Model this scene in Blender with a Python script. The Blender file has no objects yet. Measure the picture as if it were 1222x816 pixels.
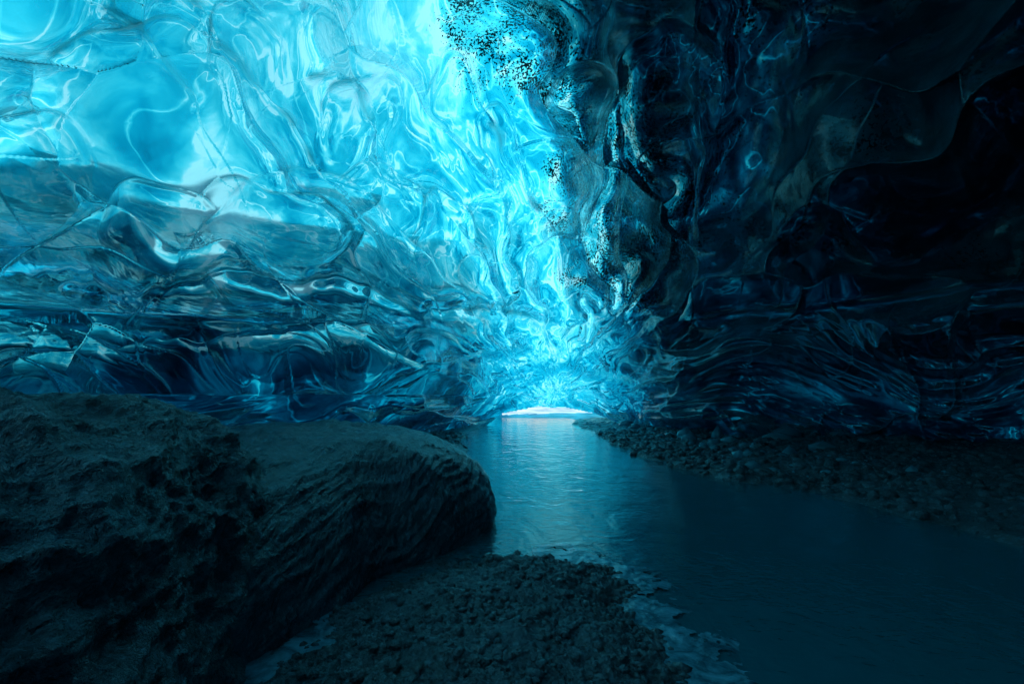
import bpy, math, numpy as np
from mathutils import Vector
rng=np.random.RandomState(7)
scene=bpy.context.scene
CAMH=1.2
# ---------------------------------------------------------------- noise
_perm=rng.permutation(256).astype(np.int32); _perm=np.concatenate([_perm,_perm,_perm])
_g=rng.normal(size=(256,3)); _g/=np.linalg.norm(_g,axis=1)[:,None]; _g=_g.astype(np.float32)
def perlin(x,y,z):
    x=np.asarray(x,np.float32);y=np.asarray(y,np.float32)+np.float32(0);z=np.asarray(z,np.float32)+np.float32(0)
    x,y,z=np.broadcast_arrays(x,y,z)
    xi=np.floor(x).astype(np.int32);yi=np.floor(y).astype(np.int32);zi=np.floor(z).astype(np.int32)
    xf=x-xi;yf=y-yi;zf=z-zi
    f=lambda t:t*t*t*(t*(t*6-15)+10)
    u,v,w=f(xf),f(yf),f(zf)
    out=0
    for dx in (0,1):
        for dy in (0,1):
            for dz in (0,1):
                h=_perm[(_perm[(_perm[(xi+dx)&255]+yi+dy)&255]+zi+dz)&255]
                g=_g[h]
                d=g[...,0]*(xf-dx)+g[...,1]*(yf-dy)+g[...,2]*(zf-dz)
                out=out+d*(u if dx else 1-u)*(v if dy else 1-v)*(w if dz else 1-w)
    return out*1.5
def fbm(x,y,z,o=4,ridged=False):
    s=0;a=1;f=1;n=0
    for i in range(o):
        p=perlin(x*f+i*17.3,y*f+i*5.1,z*f+i*9.7)
        if ridged:p=1-2*np.abs(p)
        s=s+a*p;n+=a;a*=.5;f*=2.03
    return s/n
def voro(x,y,seed):
    xi=np.floor(x).astype(np.int32);yi=np.floor(y).astype(np.int32)
    F1=np.full(x.shape,9.,np.float32);F2=F1.copy();vx=np.zeros_like(F1);vy=np.zeros_like(F1);cid=np.zeros(x.shape,np.int32)
    R=np.random.RandomState(seed);jx=R.rand(256).astype(np.float32);jy=R.rand(256).astype(np.float32)
    for dx in (-1,0,1):
        for dy in (-1,0,1):
            h=_perm[(_perm[(xi+dx+seed)&255]+yi+dy)&255]
            cx=xi+dx+.1+.8*jx[h]-x;cy=yi+dy+.1+.8*jy[h]-y
            d=np.sqrt(cx*cx+cy*cy)
            m=d<F1
            F2=np.where(m,F1,np.minimum(F2,d))
            vx=np.where(m,-cx,vx);vy=np.where(m,-cy,vy);cid=np.where(m,h,cid)
            F1=np.where(m,d,F1)
    return F1,F2,vx,vy,cid
def sstep(a,b,x):
    t=np.clip((x-a)/(b-a),0,1);return t*t*(3-2*t)
def grid_mesh(name,P,mat,attrs=None,keep=None,closed_u=False):
    r,c,_=P.shape
    idx=np.arange(r*c).reshape(r,c)
    if closed_u:
        idx=np.concatenate([idx,idx[:,:1]],axis=1)
        if keep is not None: keep=np.concatenate([keep,keep[:,:1]],axis=1)
    q=np.stack([idx[:-1,:-1],idx[:-1,1:],idx[1:,1:],idx[1:,:-1]],-1)
    if keep is not None: q=q[keep[:-1,:-1]]
    q=q.reshape(-1,4)
    me=bpy.data.meshes.new(name)
    me.vertices.add(r*c);me.vertices.foreach_set('co',P.reshape(-1).astype(np.float32))
    n=len(q);me.loops.add(n*4);me.loops.foreach_set('vertex_index',q.reshape(-1).astype(np.int32))
    me.polygons.add(n);me.polygons.foreach_set('loop_start',np.arange(0,n*4,4,dtype=np.int32))
    me.polygons.foreach_set('use_smooth',np.ones(n,bool))
    me.update(calc_edges=True)
    if attrs:
        for k,v in attrs.items():
            a=me.attributes.new(k,'FLOAT','POINT');a.data.foreach_set('value',v.reshape(-1).astype(np.float32))
    ob=bpy.data.objects.new(name,me);scene.collection.objects.link(ob);me.materials.append(mat)
    return ob
# ---------------------------------------------------------------- node helpers
class NT:
    def __init__(s,name):
        s.m=bpy.data.materials.new(name);s.m.use_nodes=True;s.t=s.m.node_tree;s.t.nodes.clear()
        s.out=s.n('ShaderNodeOutputMaterial')
    def n(s,typ,**k):
        nd=s.t.nodes.new(typ)
        for a,b in k.items():setattr(nd,a,b)
        return nd
    def l(s,a,b):s.t.links.new(a,b)
    def val(s,sock,v):
        if hasattr(v,'links'):s.l(v,sock)
        else:sock.default_value=v
    def math(s,op,a,b=0.,clamp=False):
        nd=s.n('ShaderNodeMath',operation=op,use_clamp=clamp);s.val(nd.inputs[0],a);s.val(nd.inputs[1],b);return nd.outputs[0]
    def noise(s,vec,scale,detail=4,rough=.55,dist=0.):
        nd=s.n('ShaderNodeTexNoise');s.l(vec,nd.inputs['Vector']);nd.inputs['Scale'].default_value=scale
        nd.inputs['Detail'].default_value=detail;nd.inputs['Roughness'].default_value=rough;nd.inputs['Distortion'].default_value=dist
        return nd.outputs['Fac']
    def mapr(s,v,a,b,c,d):
        nd=s.n('ShaderNodeMapRange');s.val(nd.inputs[0],v)
        for i,x in enumerate((a,b,c,d)):nd.inputs[i+1].default_value=x
        return nd.outputs[0]
    def mapping(s,vec,scale=(1,1,1),rot=(0,0,0)):
        nd=s.n('ShaderNodeMapping');s.l(vec,nd.inputs[0]);nd.inputs['Scale'].default_value=scale;nd.inputs['Rotation'].default_value=rot;return nd.outputs[0]
    def bump(s,h,strength,dist,normal=None):
        nd=s.n('ShaderNodeBump');s.val(nd.inputs['Height'],h);nd.inputs['Strength'].default_value=strength;nd.inputs['Distance'].default_value=dist
        if normal is not None:s.l(normal,nd.inputs['Normal'])
        return nd.outputs[0]
    def mixc(s,f,a,b):
        nd=s.n('ShaderNodeMix',data_type='RGBA');s.val(nd.inputs[0],f)
        for i,x in((6,a),(7,b)):
            if hasattr(x,'links'):s.l(x,nd.inputs[i])
            else:nd.inputs[i].default_value=(*x,1)
        return nd.outputs[2]
    def attr(s,n):
        nd=s.n('ShaderNodeAttribute');nd.attribute_name=n;return nd.outputs['Fac']
    def mixs(s,f,a,b):
        nd=s.n('ShaderNodeMixShader');s.val(nd.inputs[0],f);s.l(a,nd.inputs[1]);s.l(b,nd.inputs[2]);return nd.outputs[0]
# ---------------------------------------------------------------- ice materials
def beer(t,T,ks=(3.2,.60,.39),grey=.5,g0=2.2):
    cx=t.n('ShaderNodeCombineXYZ')
    G=t.math('MULTIPLY',t.math('MAXIMUM',t.math('SUBTRACT',T,g0),0.),grey)
    for i,k in enumerate(ks):
        t.l(t.math('EXPONENT',t.math('SUBTRACT',t.math('MULTIPLY',T,-k),G)),cx.inputs[i])
    return cx.outputs[0]
def crust_material():
    t=NT('cloudy_ice');tc=t.n('ShaderNodeTexCoord').outputs['Object']
    th=t.attr('glow_thickness')  # bright and dark areas of the ice, painted through its thickness
    n1=t.noise(tc,.5,2,.45,.5);n2=t.noise(tc,1.5,3,.55,.6)
    web=t.math('ABSOLUTE',t.math('SUBTRACT',t.noise(tc,.7,1,.5,.8),.5));web=t.mapr(web,0,.028,1,0)  # narrow web lines brightened to paint caustic-like streaks
    v=t.math('ADD',t.math('MULTIPLY',t.math('SUBTRACT',n1,.5),6.5),t.math('MULTIPLY',t.math('SUBTRACT',n2,.5),4.0))
    v=t.math('SUBTRACT',v,t.math('MULTIPLY',web,1.3))
    v=t.math('MULTIPLY',v,t.math('ADD',t.math('MULTIPLY',th,.22),.45))
    T=t.math('MAXIMUM',t.math('ADD',th,v),.3)
    tr=t.n('ShaderNodeBsdfTranslucent');t.l(beer(t,T),tr.inputs[0])
    t.l(tr.outputs[0],t.out.inputs[0]);return t.m
def clear_material():
    t=NT('clear_ice');tc=t.n('ShaderNodeTexCoord').outputs['Object']
    th=t.attr('glow_thickness');deb=t.attr('debris');ed=t.attr('rim_glint');dirt_shade=t.attr('silt_shade')  # rims carry painted highlights; the dirt mask is silt plus painted darkness
    f1=t.noise(tc,1.9,2,.4,.4);f2=t.noise(tc,7,2,.5,.5)
    b=t.bump(f1,.13,.2);b=t.bump(f2,.07,.05,b)
    gl=t.n('ShaderNodeBsdfGlass');gl.inputs['IOR'].default_value=1.36;gl.inputs['Roughness'].default_value=.0;gl.inputs['Color'].default_value=(.72,.96,1,1);t.l(b,gl.inputs['Normal'])
    T=t.math('MAXIMUM',t.math('ADD',th,t.math('MULTIPLY',t.math('SUBTRACT',t.noise(tc,1.4,3,.6,.6),.5),1.0)),.42)
    tr=t.n('ShaderNodeBsdfTranslucent');t.l(beer(t,T),tr.inputs[0]);t.l(b,tr.inputs[1])
    gs=t.n('ShaderNodeBsdfGlossy');gs.inputs['Color'].default_value=(.7,.97,1,1);gs.inputs['Roughness'].default_value=.04;t.l(b,gs.inputs['Normal'])
    sp=t.noise(tc,22,3,.65,.3);sp2=t.noise(tc,1.6,3,.6)
    spk=t.math('GREATER_THAN',t.math('ADD',sp,t.math('MULTIPLY',t.math('SUBTRACT',sp2,.5),.5)),t.math('SUBTRACT',.88,t.math('MULTIPLY',deb,.345)))
    sed=t.n('ShaderNodeBsdfPrincipled');sed.inputs['Base Color'].default_value=(.006,.018,.026,1);sed.inputs['Roughness'].default_value=.25
    sl_=t.n('ShaderNodeBsdfPrincipled');t.l(t.mixc(t.mapr(t.noise(tc,1.1,5,.6,.8),.35,.65,0,1),(.004,.016,.026),(.02,.10,.14)),sl_.inputs['Base Color']);sl_.inputs['Roughness'].default_value=.12;sl_.inputs['IOR'].default_value=1.45
    t.l(t.bump(t.noise(tc,14,4,.6),.3,.03,b),sl_.inputs['Normal'])
    m=t.mixs(t.math('ADD',t.math('MULTIPLY',ed,.65),.15,True),gl.outputs[0],tr.outputs[0])
    m=t.mixs(.06,m,gs.outputs[0])
    dn=t.math('MULTIPLY',dirt_shade,t.mapr(t.noise(tc,.8,4,.6,.5),.3,.6,.5,1.0))
    dn=t.math('MULTIPLY',dn,t.math('SUBTRACT',1.,t.math('MULTIPLY',ed,.85)))
    m=t.mixs(dn,m,sl_.outputs[0])
    m=t.mixs(spk,m,sed.outputs[0])
    t.l(m,t.out.inputs[0]);return t.m
# ---------------------------------------------------------------- the cave
def chart_from_uv(u,v):
    row=np.interp(-v,[-2.,-.811,-.626,-.447,-.275,-.107,.0565,.2],[-550,0,100,200,300,400,500,590])
    k=np.interp(row,[-550,0,500],[1.25,1.071,.99])
    return 611+611*u/k,row
azk=[-180,-120,-80,-47,-35,-20,-10,-2,3,8,13,18,30,45,65,90,130,180]
wk=[-.25,-.1,-.05,0,.06,.115,.15,.3,.55,.8,1.3,3,60]
tab={-180:[6,6,6,6,6,6,6,6,6,5.5,4,1.8,.1],
-120:[6,6,6,6,6,5.6,5.6,5.5,5,4.4,3.2,1.5,.09],
-80:[6,6,5.6,5.0,4.7,4.0,4.8,5,4.2,3.7,2.8,1.4,.08],
-47:[6.0,5.8,5.2,4.6,4.5,3.7,4.6,5.1,4.3,3.7,2.8,1.4,.08],
-35:[6.6,6.4,5.8,5.2,5.0,4.3,5.4,6.1,5.2,4.4,3.2,1.5,.09],
-20:[9.0,8.4,7.6,7.0,6.5,5.9,7.2,8.3,7.2,6.0,4.1,1.8,.1],
-10:[13,12.5,11.0,9.6,8.7,8.0,9.2,10,9.0,7.3,4.8,2.1,.11],
-2:[19,19,18.5,15.5,12.8,11.6,11.3,11,9.8,8.0,5.2,2.2,.12],
3:[20,20,20,17,14,12.5,12,11.5,10.0,8.3,5.3,2.2,.12],
8:[20,20,20,17.5,14.5,13,12.2,11.4,10,8.2,5.3,2.2,.12],
13:[17,17,17,15.5,13,11.7,11,10.4,9.4,8,5.1,2.2,.12],
18:[14,14,14,12.4,10.7,10,10,9.7,8.8,7.5,5,2.1,.12],
30:[12.2,12.2,12,10.0,8.8,8.4,9.2,9,8,7,4.7,2,.11],
45:[12.5,12.5,12,9.6,8.2,7.9,9,8.6,7.4,6.3,4.4,1.9,.1],
65:[10,10,10,9,8,7.6,7.8,7.4,6.4,5.5,4,1.8,.1],
90:[8,8,8,7.6,7,6.8,6.8,6.4,5.7,5,3.8,1.7,.1],
130:[7,7,7,7,7,6.6,6.4,6.2,5.6,5,3.8,1.7,.1],
180:[6,6,6,6,6,6,6,6,6,5.5,4,1.8,.1]}
M=np.array([tab[a] for a in azk])
def blur(A,n,ax):
    for _ in range(2):
        A=np.apply_along_axis(lambda m:np.convolve(np.pad(m,n,mode='edge'),np.ones(2*n+1)/(2*n+1),'valid'),ax,A)
    return A
cp=np.array([(0,30,1.3),(100,60,1.0),(200,30,.9),(300,60,1.1),(400,40,.9),(500,30,.35),(500,110,.7),(580,60,1.4),(630,40,1.3),(690,40,4.5),(760,40,6),(830,60,5.5),(950,60,6),(1100,50,7.5),(1200,50,9),
(0,-150,2),(300,-150,2),(550,-150,1.4),(800,-150,7),(1200,-150,9),(-200,100,2),(-200,300,2.5),(1400,100,9),(1400,350,9),
(0,150,1.3),(120,150,1.8),(250,150,1.1),(350,170,1.4),(400,150,1.3),(480,170,1.1),(560,150,1.3),(640,130,1.0),(690,160,1.1),(770,170,6),(850,150,5),(950,170,5),(1050,170,8),(1200,180,10),
(0,270,1.7),(80,240,1.2),(200,270,1.5),(330,260,1.4),(430,270,1.4),(520,270,1.4),(610,250,1.3),(660,280,.9),(720,290,.9),(790,280,6),(880,280,5.5),(980,270,6),(1100,280,9),(1200,300,9),
(0,350,2.5),(150,370,2.8),(300,350,2.4),(450,350,1.9),(560,350,1.3),(650,360,1.2),(720,360,1.4),(790,370,5),(900,370,5),(1050,370,5.4),(1200,370,5.4),
(0,420,3.4),(150,430,3.8),(300,410,3.4),(420,420,3.2),(520,420,2.7),(620,420,1.8),(680,430,1.2),(730,450,1.6),(800,430,4.4),(900,420,4.2),(1100,420,4.2),(1200,430,4.4),
(0,455,5.5),(200,470,5.5),(400,480,5.5),(520,490,5),(600,470,2.2),(680,470,.9),(730,480,1.2),(790,480,5.5),(900,490,6),(1200,490,6)],float)  # last value sets brightness: light and dark zones painted as ice thickness
def dark_edge(Rw):return np.interp(Rw,[-600,0,60,120,180,250,330,370,440,490],[640,655,672,715,738,738,740,765,755,765])  # boundary of the dark right wall
def shell_fields(az,el,b1,b2):
    AZ,EL=np.meshgrid(az,el);AZ=AZ.astype(np.float32);EL=EL.astype(np.float32)
    W=np.tan(EL);cosA=np.maximum(np.cos(AZ),.12)
    U=np.clip(np.sin(AZ)/cosA,-4,4);V=np.clip(W/cosA,-3,6)
    C,Rw=chart_from_uv(np.clip(U,-3,3),V)
    wr=perlin(AZ*3+5,EL*6,2.2)*.018
    colv=np.array([np.interp(az*180/math.pi,azk,M[:,j]) for j in range(len(wk))])
    Rho=np.empty(AZ.shape,np.float32)
    for j in range(len(az)):Rho[:,j]=np.interp(W[:,j]+wr[:,j],wk,colv[:,j])
    Rho=blur(Rho,b1,1);Rho=blur(Rho,b2,0)
    Cw=C+perlin(C*.012,Rw*.012,1.1)*26+perlin(C*.04,Rw*.04,2.1)*9;Rw2=Rw+perlin(C*.012,Rw*.012,6.1)*26
    num=np.zeros(C.shape);den=np.zeros(C.shape)+1e-9
    for a,b,tv in cp:
        w=np.exp(-(((Cw-a)/36)**2+((Rw2-b)/40)**2)*.5)+1e-7/(1+((Cw-a)/100)**2+((Rw2-b)/100)**2)**2
        num+=w*tv;den+=w
    T=num/den
    T=T-1.2*np.exp(-((Cw-(dark_edge(Rw)-48))/18)**2)*(T<3)*np.clip(.55+perlin(Rw*.02,.3,.6)*2,.15,1)*(1-sstep(470,500,Rw))  # paints a vertical streak of light beside the dark wall
    return AZ,EL,W,U,V,C,Rw,Rho,np.maximum(T,.05)
az=np.concatenate([np.radians(np.linspace(-180,-54,70,endpoint=False)),np.radians(np.linspace(-54,54,1100,endpoint=False)),np.radians(np.linspace(54,180,70,endpoint=False))])
el=np.concatenate([np.radians(np.linspace(-16,-9,12,endpoint=False)),np.radians(np.linspace(-9,42,610,endpoint=False)),np.radians(np.linspace(42,89.9,60))])
AZ,EL,W,U,V,C,Rw,Rho,T=shell_fields(az,el,14,4)
AZD=np.degrees(AZ)
du=U-.085;dv=V+.01
r=np.sqrt(du*du+dv*dv)+.02
ang=np.arctan2(dv,du);ln=np.log(r)
wx=fbm(ln*1.2,ang*1.2,0.5,3)*.5;wy=fbm(ln*1.2+9,ang*1.2,3.5,3)*.5
L=ln+wx;A=ang+wy
rr=np.clip(r,0,1.6)
disp=np.zeros_like(Rho);ridge_glow=np.zeros_like(Rho);rim_glint=np.zeros_like(Rho);shade_var=np.zeros_like(Rho)
right=sstep(.2,.34,U)*sstep(.10,.22,V)
low=(1-sstep(.10,.16,V))
near=sstep(.25,.5,r)*(1-low)
brk=np.clip(perlin(L*3,A*5,9.1)*2.2-.1,0,1)
for (s,sL,sa,amp,seed,wgt) in ((2.2,1.5,3.0,.44,3,1-.5*right-.3*low),(4.6,3.2,6.0,.17,11,.6-.35*right+.5*low-.3*near),(10.5,8,14,.075,23,np.clip(.12-.08*right+1.0*low-.08*near,0,2)),(24,22,28,.03,31,.01+.7*low*(1-.5*sstep(.22,.34,U)))):
    wp=.40 if s<4 else .26
    x=L*sL+perlin(L*s*.7,A*sa*.6,seed)*wp;y=A*sa+perlin(L*s*.7+30,A*sa*.6,seed)*wp
    F1,F2,vx,vy,cid=voro(x.astype(np.float32),y.astype(np.float32),seed)
    size=rr/s*2.0
    tilt=(cid%7)/7.*.8+.1
    h=F1*F1*1.8-.37 - vx*tilt + vy*((cid%5)/5.-.4)*.6
    edge=np.exp(-(F2-F1)/.045)
    disp+=-h*amp*size*wgt*1.3
    ridge_glow+=edge*wgt*amp*2.0*((cid%5)/5.+.1)  # cell ridges lightened to paint glowing edges
    if s<20: rim_glint+=edge*brk*np.clip(wgt,0,1)*(.7 if s<9 else .35)*((cid%3)==1)
    shade_var+=(F1-.4)*wgt*amp*3.0+((cid%9)/9.-.5)*wgt*amp*1.6
fl=perlin(L*1.1,A*4.5,7.7);disp+=fl*.04*rr*(1-low)
vr=perlin(U*16+perlin(U*4,V*4,1)*1.5,V*3.0,4.4);disp-=vr*.006*right
vr2=perlin(U*6,V*2.5+3,8.4);disp-=vr2*.06*right
lr=sstep(.24,.34,U)*low
q=perlin(U*3+perlin(U*5,V*9,3)*1.6,V*20+U*4+perlin(U*3,V*6,5)*2.5,2.9);disp-=(1-2*np.abs(q))*.035*lr
rim_glint+=lr*np.clip(1-np.abs(q)/.04,0,1)*np.clip(perlin(U*7,V*14,6.)*2.5+.1,0,1)*.7
DM=[(150,115,112,90,-20,.15),(45,205,85,62,10,.09),(415,150,58,72,10,.14),(465,235,50,47,20,.09),(610,215,30,85,-8,.10),(330,268,92,50,15,.10),(535,285,38,50,0,.07),(190,262,70,36,-8,.07),
    (300,70,42,100,-32,.10),(550,140,40,90,-10,.07),(690,105,42,38,0,.05),(900,120,70,160,5,.07),(800,120,55,90,0,.07),(980,300,60,45,0,.05),(240,385,90,36,0,.05)]
for (a,b,rx,ry,ro,dp) in DM:
    Cq=C+perlin(C*.010,Rw*.010,a*.1)*34+perlin(C*.03,Rw*.03,a*.1)*7;Rq=Rw+perlin(C*.010+9,Rw*.010,a*.1)*34
    c_,s_=math.cos(math.radians(ro)),math.sin(math.radians(ro))
    x=((Cq-a)*c_+(Rq-b)*s_)/rx;y=(-(Cq-a)*s_+(Rq-b)*c_)/ry
    d=np.sqrt(x*x+y*y)
    ins=sstep(1.05,.75,d)*np.clip(.8-y*.8,0,1)
    disp=disp*(1-.7*ins);rim_glint=rim_glint*(1-.9*ins)
    disp+=dp*np.where(d<1,(1-d*d)*(.8-.6*y),0)*1.2*np.clip(1.1-y*.8,.3,1)
    up=np.clip(-y*1.2+.2,0,1)
    disp-=dp*.12*np.exp(-np.abs(d-1.0)/.12)*up
    shade_var+=2.0*np.exp(-((d-.84)/.13)**2)*up  # dark band painted inside the dome rim as shading
    rim_glint+=1.15*np.exp(-((d-1.0)/.038)**2)*up*np.clip(perlin(x*3,y*3,b*.1)*2+.55,0,1)*(1 if a<760 else .35)  # bright highlight painted along the upper rim
def polyline(pts,width,amp,rw,ra):
    global disp,rim_glint,shade_var
    Cq=C+perlin(C*.02,Rw*.02,pts[0][0]*.1)*14;Rq=Rw
    best=np.full(C.shape,1e9);sd=np.zeros(C.shape)
    for (x0,y0),(x1,y1) in zip(pts[:-1],pts[1:]):
        dx,dy=x1-x0,y1-y0;l2=dx*dx+dy*dy
        t=np.clip(((Cq-x0)*dx+(Rq-y0)*dy)/l2,0,1)
        ex=Cq-x0-t*dx;ey=Rq-y0-t*dy;d=np.hypot(ex,ey);m=d<best
        best=np.where(m,d,best);sd=np.where(m,np.sign(dx*ey-dy*ex),sd)
    w=width*np.where(sd>0,.3,2.6)
    disp-=amp*np.exp(-best/w)*.85
    shade_var+=1.2*np.exp(-((best-2.2*rw)/(1.2*rw))**2)*(sd>0)*ra  # dark shading painted along one side of the fold
    rim_glint+=ra*np.exp(-(best/rw)**2)*np.clip(perlin(C*.03,Rw*.03,1.7)*2+.7,0,1)  # highlight painted along the fold line
polyline([(215,-20),(262,40),(300,95),(345,150),(378,192)],28,.10,5.5,1.1)
polyline([(120,10),(170,35),(205,75),(228,120)],22,.05,5,1)
polyline([(375,92),(402,84),(425,100),(442,140)],14,.05,5,1.2)
polyline([(250,265),(290,215),(350,200),(420,212),(500,295)],24,.05,4,.7)
polyline([(590,150),(606,190),(625,225),(642,250)],12,.05,7,1.3)
polyline([(1100,35),(1045,75),(990,125),(958,175),(940,215)],22,.06,4.5,.9)
polyline([(1000,215),(975,270),(950,310),(930,350)],20,.05,3,.55)
polyline([(1015,255),(1020,278),(1042,264),(1015,252)],7,.02,3.5,.9)  # small painted glint on the right wall
polyline([(835,40),(840,160),(828,300)],24,.05,3,.3)
polyline([(735,-10),(728,60),(735,130),(750,200),(738,300),(745,350)],18,.05,3,.2)
lrow=np.interp(C,[-300,0,150,300,400,450,520,600,700],[330,338,346,326,332,350,366,378,400])+perlin(C*.012,0.3,0.7)*16+perlin(C*.05,0.3,3.7)*5
dl=(Rw-lrow)/100.
mL=1-sstep(600,720,C)
disp-= .08*np.exp(-(dl/.10)**2)*mL - .06*sstep(0,.25,dl)*np.exp(-np.maximum(dl,0)/1.0)*mL
lrow2=lrow+62+perlin(C*.01,2.3,0.7)*34
dl2=(Rw-lrow2)/100.;disp-=.05*np.exp(-np.abs(dl2)/np.where(dl2>0,.05,.3))*mL
rim_glint+=.8*np.exp(-(dl2/.03)**2)*mL*np.clip(perlin(C*.02,5.,2.)*2.5-.1,0,1)
rim_glint+=1.0*np.exp(-(dl/.035)**2)*mL*np.clip(perlin(C*.02,2.,2.)*2.5+.4,0,1)  # broken highlight painted along the ledge lip
disp=np.where(disp>0,.15*np.tanh(disp/.15),-.30*np.tanh(-disp/.30))   # stay inside the outer ice
Rd=Rho+Rho*disp
rim_glint=np.clip(rim_glint,0,1)
Ts=np.maximum((T+shade_var*(.6+.3*T)-ridge_glow*(.4+.3*T))*(1-.85*rim_glint),.02)  # ridge glow, shading and highlights go into the transmitted colour
bw=C+perlin(C*.02,Rw*.02,4.4)*40+perlin(C*.07,Rw*.07,5.4)*14
bound=dark_edge(Rw)
silt_shade=.97*sstep(-14,36,bw-bound)  # silt, with the right wall's darkness painted into its colour
silt_shade*=1-.28*np.exp(-(((C-880)/100)**2+((Rw-170)/180)**2))  # weaker here, painting a soft sheen on the wall
silt_shade=np.where(Rw>335,silt_shade*.8,silt_shade)
silt_shade=np.maximum(silt_shade,.25*(1-sstep(520,600,C))*sstep(365,430,Rw))  # low left band darkened a little
band=np.exp(-np.abs((bw-(bound-22))/86)**3)*(1-sstep(330,410,Rw))
deb=band+1.0*np.exp(-(((C-575)/70)**2+((Rw-50)/90)**2)**1.5)+.78*sstep(700,780,C)*(1-.4*sstep(300,360,Rw))
deb=np.clip(deb,0,1)
arch_u=[-.10,-.06,-.02,.04,.10,.16,.21,.25]
arch_v=[-.13,-.078,-.046,-.034,-.034,-.046,-.068,-.13]
def cut(U,V,AZD,W,g=0):
    arch=np.interp(U,arch_u,arch_v)+perlin(U*30,1.,1.)*.004+g
    return ~((U>-.10)&(U<.25)&(V<arch)&(np.abs(AZD)<60))
P=np.stack([Rd*np.sin(AZ),Rd*np.cos(AZ),CAMH+Rd*W],-1)
cave=grid_mesh('ice_cave',P,clear_material(),{'glow_thickness':Ts,'debris':deb,'rim_glint':rim_glint,'silt_shade':silt_shade},cut(U,V,AZD,W),closed_u=True)
az2=np.concatenate([np.radians(np.linspace(-180,-58,50,endpoint=False)),np.radians(np.linspace(-58,58,420,endpoint=False)),np.radians(np.linspace(58,180,50,endpoint=False))])
el2=np.concatenate([np.radians(np.linspace(-18,-9,8,endpoint=False)),np.radians(np.linspace(-9,45,260,endpoint=False)),np.radians(np.linspace(45,89.9,40))])
AZ,EL,W,U,V,C,Rw,Rho,T=shell_fields(az2,el2,6,2)
Rho=np.maximum(Rho,blur(blur(Rho,10,0),10,1))
Rho=Rho*(1.29+.03*perlin(U*3,V*3,2.))
crust=grid_mesh('cloudy_ice_crust',np.stack([Rho*np.sin(AZ),Rho*np.cos(AZ),CAMH+Rho*W],-1),crust_material(),{'glow_thickness':T},cut(U,V,np.degrees(AZ),W),closed_u=True)
crust.parent=cave
# ---------------------------------------------------------------- stones
def rock_material(name,base,kind):
    t=NT(name);tc=t.n('ShaderNodeTexCoord').outputs['Object']
    n=t.noise(tc,2.2,5,.6,.3);n2=t.noise(tc,26,4,.65)
    c=t.mixc(t.mapr(n,.3,.7,0,1),tuple(b*.5 for b in base),tuple(b*1.4 for b in base))
    c=t.mixc(t.mapr(n2,.52,.72,0,.7),c,tuple(b*2.8 for b in base))
    p=t.n('ShaderNodeBsdfPrincipled');t.l(c,p.inputs['Base Color'])
    t.l(t.mapr(n,.3,.7,.1,.3),p.inputs['Roughness'])
    if kind=='groove':
        g=t.noise(t.mapping(tc,(9,1.2,3.2),(0,.5,.35)),2.2,5,.6,.6)
        b=t.bump(g,.9,.09);b=t.bump(n2,.8,.025,b)
    elif kind=='rug':
        g=t.noise(tc,6,6,.7,.8)
        b=t.bump(g,1.,.10);b=t.bump(n2,.9,.035,b)
    else:
        b=t.bump(t.noise(tc,60,4,.7),.9,.018);b=t.bump(n2,.7,.025,b)
    t.l(b,p.inputs['Normal']);t.l(p.outputs[0],t.out.inputs[0]);return t.m
def boulder(outline,cx,cy,H,mat,ph,pv,disp):
    o=np.array(outline,float)-[cx,cy];th=np.arctan2(o[:,1],o[:,0]);rad=np.hypot(o[:,0],o[:,1]);s=np.argsort(th);th=th[s];rad=rad[s]
    na,nt=760,320
    a=np.linspace(-math.pi,math.pi,na,endpoint=False)
    R=np.interp(a,np.concatenate([th-2*math.pi,th,th+2*math.pi]),np.tile(rad,3))
    k=np.ones(41)/41;R=np.convolve(np.concatenate([R[-20:],R,R[:20]]),k,'valid')
    t=np.linspace(-.12,1,nt)
    AA,TT=np.meshgrid(a,t);RR=np.tile(R,(nt,1))
    hf=np.abs(np.cos(TT*math.pi/2))**ph; zz=np.sign(TT)*np.abs(np.sin(TT*math.pi/2))**pv
    X=cx+RR*hf*np.cos(AA);Y=cy+RR*hf*np.sin(AA);Z=H*zz
    d=disp(X,Y,Z)
    nx=np.cos(AA)*hf;ny=np.sin(AA)*hf;nz=np.maximum(zz,0)
    l=np.sqrt(nx*nx+ny*ny+nz*nz)+1e-6
    P=np.stack([X+d*nx/l,Y+d*ny/l,Z+d*nz/l],-1)
    return grid_mesh('boulder',P,mat,closed_u=True)
RB=(.036,.075,.105)
mA=rock_material('wet_basalt',RB,'groove');mB=rock_material('rough_basalt',RB,'rug')
def dA(X,Y,Z):
    g=fbm(X*1.0,Y*1.0,Z*1.0,3)*.12
    q=(X*.8-Z*1.3)*5+perlin(X*1.5,Y*1.5,Z*1.5)*1.5
    g+=perlin(q,Y*1.0,Z*.6+3)*.022+perlin(q*2.7,Y*1.6,1.)*.016+fbm(X*7,Y*7,Z*7,4)*.025
    return g
def dB(X,Y,Z):
    g=fbm(X*.9+4,Y*.9,Z*.9,3)*.2
    w=perlin(X*2,Y*2,Z*2)*.5
    F=1-2*np.abs(perlin(X*1.7+w,Y*1.7,Z*2.6+w));g+=F*.08
    g+=fbm(X*4,Y*4,Z*6,5,True)*.07+fbm(X*14,Y*14,Z*14,3)*.02
    return g
boulder([(-.16,4.95),(-.35,4.2),(-.9,3.45),(-1.15,2.6),(-1.25,1.9),(-1.9,1.5),(-3,2),(-4,4),(-3.2,6),(-1.6,6.4),(-.6,5.9)],-1.8,4.2,.89,mA,.72,.80,dA)
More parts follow.
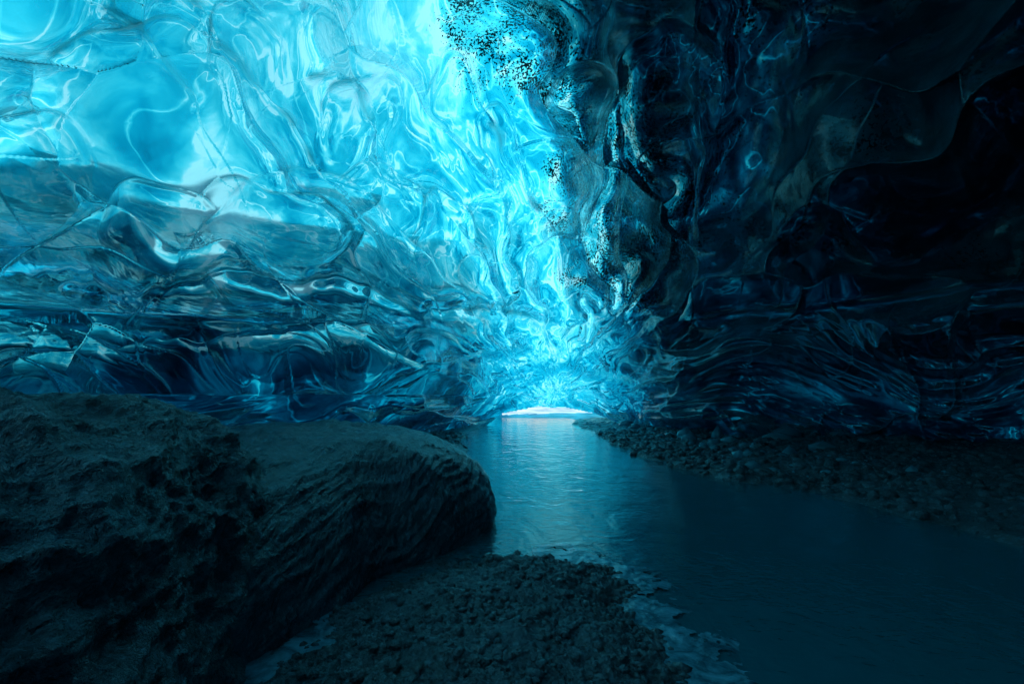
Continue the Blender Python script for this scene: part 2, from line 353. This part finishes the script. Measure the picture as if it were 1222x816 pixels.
boulder([(-1.2,2.1),(-1.4,2.8),(-1.9,3.5),(-3,4.4),(-5,4.5),(-6,3),(-5,1),(-3,.3),(-1.7,.7),(-1.2,1.4)],-2.9,2.4,1.08,mB,.5,.8,dB)
# ---------------------------------------------------------------- ground, bank, mound
mG=rock_material('wet_gravel',(.034,.062,.082),'gravel')
def ground_h(X,Y):
    xe=np.interp(Y,[-8,0,4.3,6.5,8.5,12,17.5,22,60],[6,5.0,3.8,3.0,2.4,2.25,2.1,2.4,6])
    xl=np.interp(Y,[-8,0,2,5,7.7,13,20,24,60],[-3,-2.2,-1.6,-.6,-.5,-1.1,-.8,-2,-8])
    nz=fbm(X*.7,Y*.7,1.3,4);sx=X-xe+nz*.7
    right=-.08+.13*sstep(-.2,.35,sx)+.32*sstep(.3,4.5,sx)
    sl=xl-X+nz*.35
    left=-.08+.12*sstep(-.1,.3,sl)+.35*sstep(.2,2.5,sl)
    h=np.maximum(right,left)-.05*(1-sstep(0,.3,np.maximum(sx,sl)))
    h=h+nz*.12*sstep(0,.6,np.maximum(sx,sl))+fbm(X*4,Y*4,1.1,3)*.05*sstep(-.1,.3,np.maximum(sx,sl))
    return h
xs=np.concatenate([np.linspace(-400,-8,30,endpoint=False),np.linspace(-8,14,600,endpoint=False),np.linspace(14,400,30)])
ys=np.concatenate([np.linspace(-400,-4,30,endpoint=False),np.linspace(-4,20.5,650)])
gx,gy=np.meshgrid(xs,ys)
grid_mesh('ground',np.stack([gx,gy,ground_h(gx,gy)],-1),mG)
t=NT('snow');tc=t.n('ShaderNodeTexCoord').outputs['Object'];p=t.n('ShaderNodeBsdfPrincipled')
t.l(t.mixc(t.mapr(t.noise(tc,.8,4),.4,.6,0,1),(.08,.32,.42),(.42,.66,.74)),p.inputs['Base Color']);p.inputs['Roughness'].default_value=.5
t.l(t.bump(t.noise(tc,3,5),.6,.1),p.inputs['Normal']);t.l(p.outputs[0],t.out.inputs[0]);mS=t.m
xs=np.concatenate([np.linspace(-600,-20,30,endpoint=False),np.linspace(-20,20,200,endpoint=False),np.linspace(20,600,30)])
ys=np.concatenate([np.linspace(20.5,45,150,endpoint=False),np.linspace(45,900,40)])
gx,gy=np.meshgrid(xs,ys)
hs=ground_h(gx,np.minimum(gy,20.5))*(1-sstep(20.5,23,gy))+sstep(20.5,27,gy)*(.25+.3*fbm(gx*.25,gy*.25,.4,4))+.02*np.maximum(gy-27,0)
grid_mesh('snow_field',np.stack([gx,gy,hs],-1),mS)
out=np.array([(-.05,4.2),(.45,3.95),(.85,3.45),(.85,3.0),(.95,2.6),(.8,2.0),(.5,1.3),(-.3,1.0),(-1.,1.4),(-1.12,2.1),(-1.0,2.7),(-.75,3.4),(-.4,3.95)])
cx,cy=-.1,2.6
o=out-[cx,cy];th=np.arctan2(o[:,1],o[:,0]);rad=np.hypot(o[:,0],o[:,1]);s=np.argsort(th);th=th[s];rad=rad[s]
def mound_d(X,Y):
    a=np.arctan2(Y-cy,X-cx);R=np.interp(a,np.concatenate([th-2*math.pi,th,th+2*math.pi]),np.tile(rad,3))
    return np.hypot(X-cx,Y-cy)/R+fbm(X*2.2,Y*2.2,.9,4)*.22
def mound_h(X,Y):
    d=mound_d(X,Y)
    h=.20*(1-sstep(.15,1.05,d))-.02
    k=sstep(1.15,.8,d)
    h=h+k*(fbm(X*3,Y*3,2.2,3)*.07+fbm(X*14,Y*14,3.2,3)*.03+fbm(X*45,Y*45,4.2,2)*.012)-.12*sstep(1.05,1.3,d)
    return h
gx,gy=np.meshgrid(np.linspace(-1.7,1.5,620),np.linspace(.8,4.8,700))
grid_mesh('gravel_mound',np.stack([gx,gy,mound_h(gx,gy)],-1),mG)
t=NT('thin_ice_sheen');tc=t.n('ShaderNodeTexCoord').outputs['Object'];p=t.n('ShaderNodeBsdfPrincipled')
t.l(t.mixc(t.mapr(t.noise(tc,7,4,.6,.8),.4,.65,0,1),(.01,.08,.115),(.10,.28,.37)),p.inputs['Base Color']);p.inputs['Roughness'].default_value=.09;p.inputs['IOR'].default_value=1.31  # pale patches paint the ceiling's reflection onto the thin ice
t.l(t.bump(t.noise(tc,14,4,.6),.5,.03),p.inputs['Normal']);t.l(p.outputs[0],t.out.inputs[0])
gx,gy=np.meshgrid(np.linspace(-1.7,1.6,700),np.linspace(1.2,4.8,780))
d=mound_d(gx,gy);msk=(d>.7)&(d+fbm(gx*5,gy*5,8.,4)*.5+fbm(gx*20,gy*20,8.,3)*.12<1.05)&((gx>.15)|((gx<-.7)&(gy<3)))
grid_mesh('thin_ice_sheet',np.stack([gx,gy,.012+.014*fbm(gx*6,gy*6,3.,3)-.03*sstep(1.0,1.2,d)],-1),t.m,keep=msk)
import bmesh
bm=bmesh.new();bmesh.ops.create_icosphere(bm,subdivisions=1,radius=1);bm.verts.ensure_lookup_table()
iv=np.array([v.co[:] for v in bm.verts]);ifc=np.array([[v.index for v in f.verts] for f in bm.faces]);bm.free()
def scatter(pts,n,x0,x1,y0,y1,fn,smin,smax,minh=.0,maxh=9):
    x=rng.uniform(x0,x1,n);y=rng.uniform(y0,y1,n);h=fn(x,y);k=(h>minh)&(h<maxh)
    s=smin+(smax-smin)*rng.rand(n)**5
    for a,b,c,d in zip(x[k],y[k],h[k],s[k]):pts.append((a,b,c,d))
def stones(name,pts,mat,zs=.7):
    pts=np.array(pts);n=len(pts)
    sc=rng.uniform(.6,1.3,(n,1,3))*np.array([1,1,zs]);jit=1+rng.uniform(-.22,.22,(n,len(iv),1))
    an=rng.uniform(0,6.28,n);ca,sa=np.cos(an),np.sin(an)
    v=iv[None]*sc*jit*pts[:,3][:,None,None]
    vx=v[...,0]*ca[:,None]-v[...,1]*sa[:,None];vy=v[...,0]*sa[:,None]+v[...,1]*ca[:,None]
    v=np.stack([vx+pts[:,0:1],vy+pts[:,1:2],v[...,2]+pts[:,2:3]],-1).reshape(-1,3)
    f=(ifc[None]+(np.arange(n)*len(iv))[:,None,None]).reshape(-1,3)
    me=bpy.data.meshes.new(name);me.vertices.add(len(v));me.vertices.foreach_set('co',v.reshape(-1).astype(np.float32))
    me.loops.add(len(f)*3);me.loops.foreach_set('vertex_index',f.reshape(-1).astype(np.int32));me.polygons.add(len(f));me.polygons.foreach_set('loop_start',np.arange(0,len(f)*3,3,dtype=np.int32));me.update(calc_edges=True)
    me.materials.append(mat);ob=bpy.data.objects.new(name,me);scene.collection.objects.link(ob)
pts=[]
scatter(pts,12000,-1.3,1.1,1.3,4.4,mound_h,.004,.035,.004)
scatter(pts,14000,2,8,3.5,14,ground_h,.01,.10,.01)
scatter(pts,1500,-2,-.2,5.5,14,ground_h,.01,.08,.0)
stones('gravel',pts,mG)
t=NT('broken_ice');p=t.n('ShaderNodeBsdfPrincipled');p.inputs['Base Color'].default_value=(.06,.25,.33,1);p.inputs['Roughness'].default_value=.12;p.inputs['Transmission Weight'].default_value=.4;p.inputs['IOR'].default_value=1.31
t.l(p.outputs[0],t.out.inputs[0])
pts=[];scatter(pts,150,3.2,9.5,8.4,11.5,ground_h,.07,.32,.05);scatter(pts,90,2.4,4.2,11,18,ground_h,.05,.28,.02);scatter(pts,60,2.6,5.5,6,9,ground_h,.03,.14,.02);stones('ice_chunks',pts,t.m,.75)
# ---------------------------------------------------------------- stream
t=NT('meltwater');tc=t.n('ShaderNodeTexCoord').outputs['Object'];p=t.n('ShaderNodeBsdfPrincipled')
p.inputs['Base Color'].default_value=(.003,.082,.11,1);p.inputs['Roughness'].default_value=.03;p.inputs['IOR'].default_value=1.36
w1=t.noise(t.mapping(tc,(1.6,1.0,1),(0,0,.3)),1.6,4,.5,1.);w2=t.noise(t.mapping(tc,(1,1.6,1),(0,0,.2)),8,3,.5,.6)
b=t.bump(w1,.35,.06);b=t.bump(w2,.35,.013,b);t.l(b,p.inputs['Normal']);t.l(p.outputs[0],t.out.inputs[0]);mW=t.m
gx,gy=np.meshgrid(np.linspace(-9,12,60),np.linspace(-12,22.5,90))
grid_mesh('stream_water',np.stack([gx,gy,gx*0],-1),mW)
# ---------------------------------------------------------------- light
SE,SA=50,-20
w=bpy.data.worlds.new('World');scene.world=w;w.use_nodes=True;nt=w.node_tree
sky=nt.nodes.new('ShaderNodeTexSky');sky.sky_type='NISHITA';sky.sun_disc=False;sky.sun_elevation=math.radians(SE);sky.sun_rotation=math.radians(SA)
bg=nt.nodes['Background'];nt.links.new(sky.outputs[0],bg.inputs[0]);bg.inputs[1].default_value=.15
sl=bpy.data.lights.new('sun','SUN');sl.energy=5;sl.angle=math.radians(.5);sl.color=(1,.96,.9)
so=bpy.data.objects.new('sun',sl);scene.collection.objects.link(so)
e,a=math.radians(SE),math.radians(SA)
so.rotation_euler=(-Vector((math.sin(a)*math.cos(e),math.cos(a)*math.cos(e),math.sin(e)))).to_track_quat('-Z','Y').to_euler()
# ---------------------------------------------------------------- camera
cd=bpy.data.cameras.new('camera');cd.lens=18;cd.sensor_width=36;cd.clip_end=3000;cd.clip_start=.05
co=bpy.data.objects.new('camera',cd);scene.collection.objects.link(co);co.location=(0,0,CAMH);co.rotation_euler=(math.radians(95.33),0,0)
scene.camera=co
scene.view_settings.view_transform='Standard';scene.view_settings.look='None';scene.view_settings.exposure=0
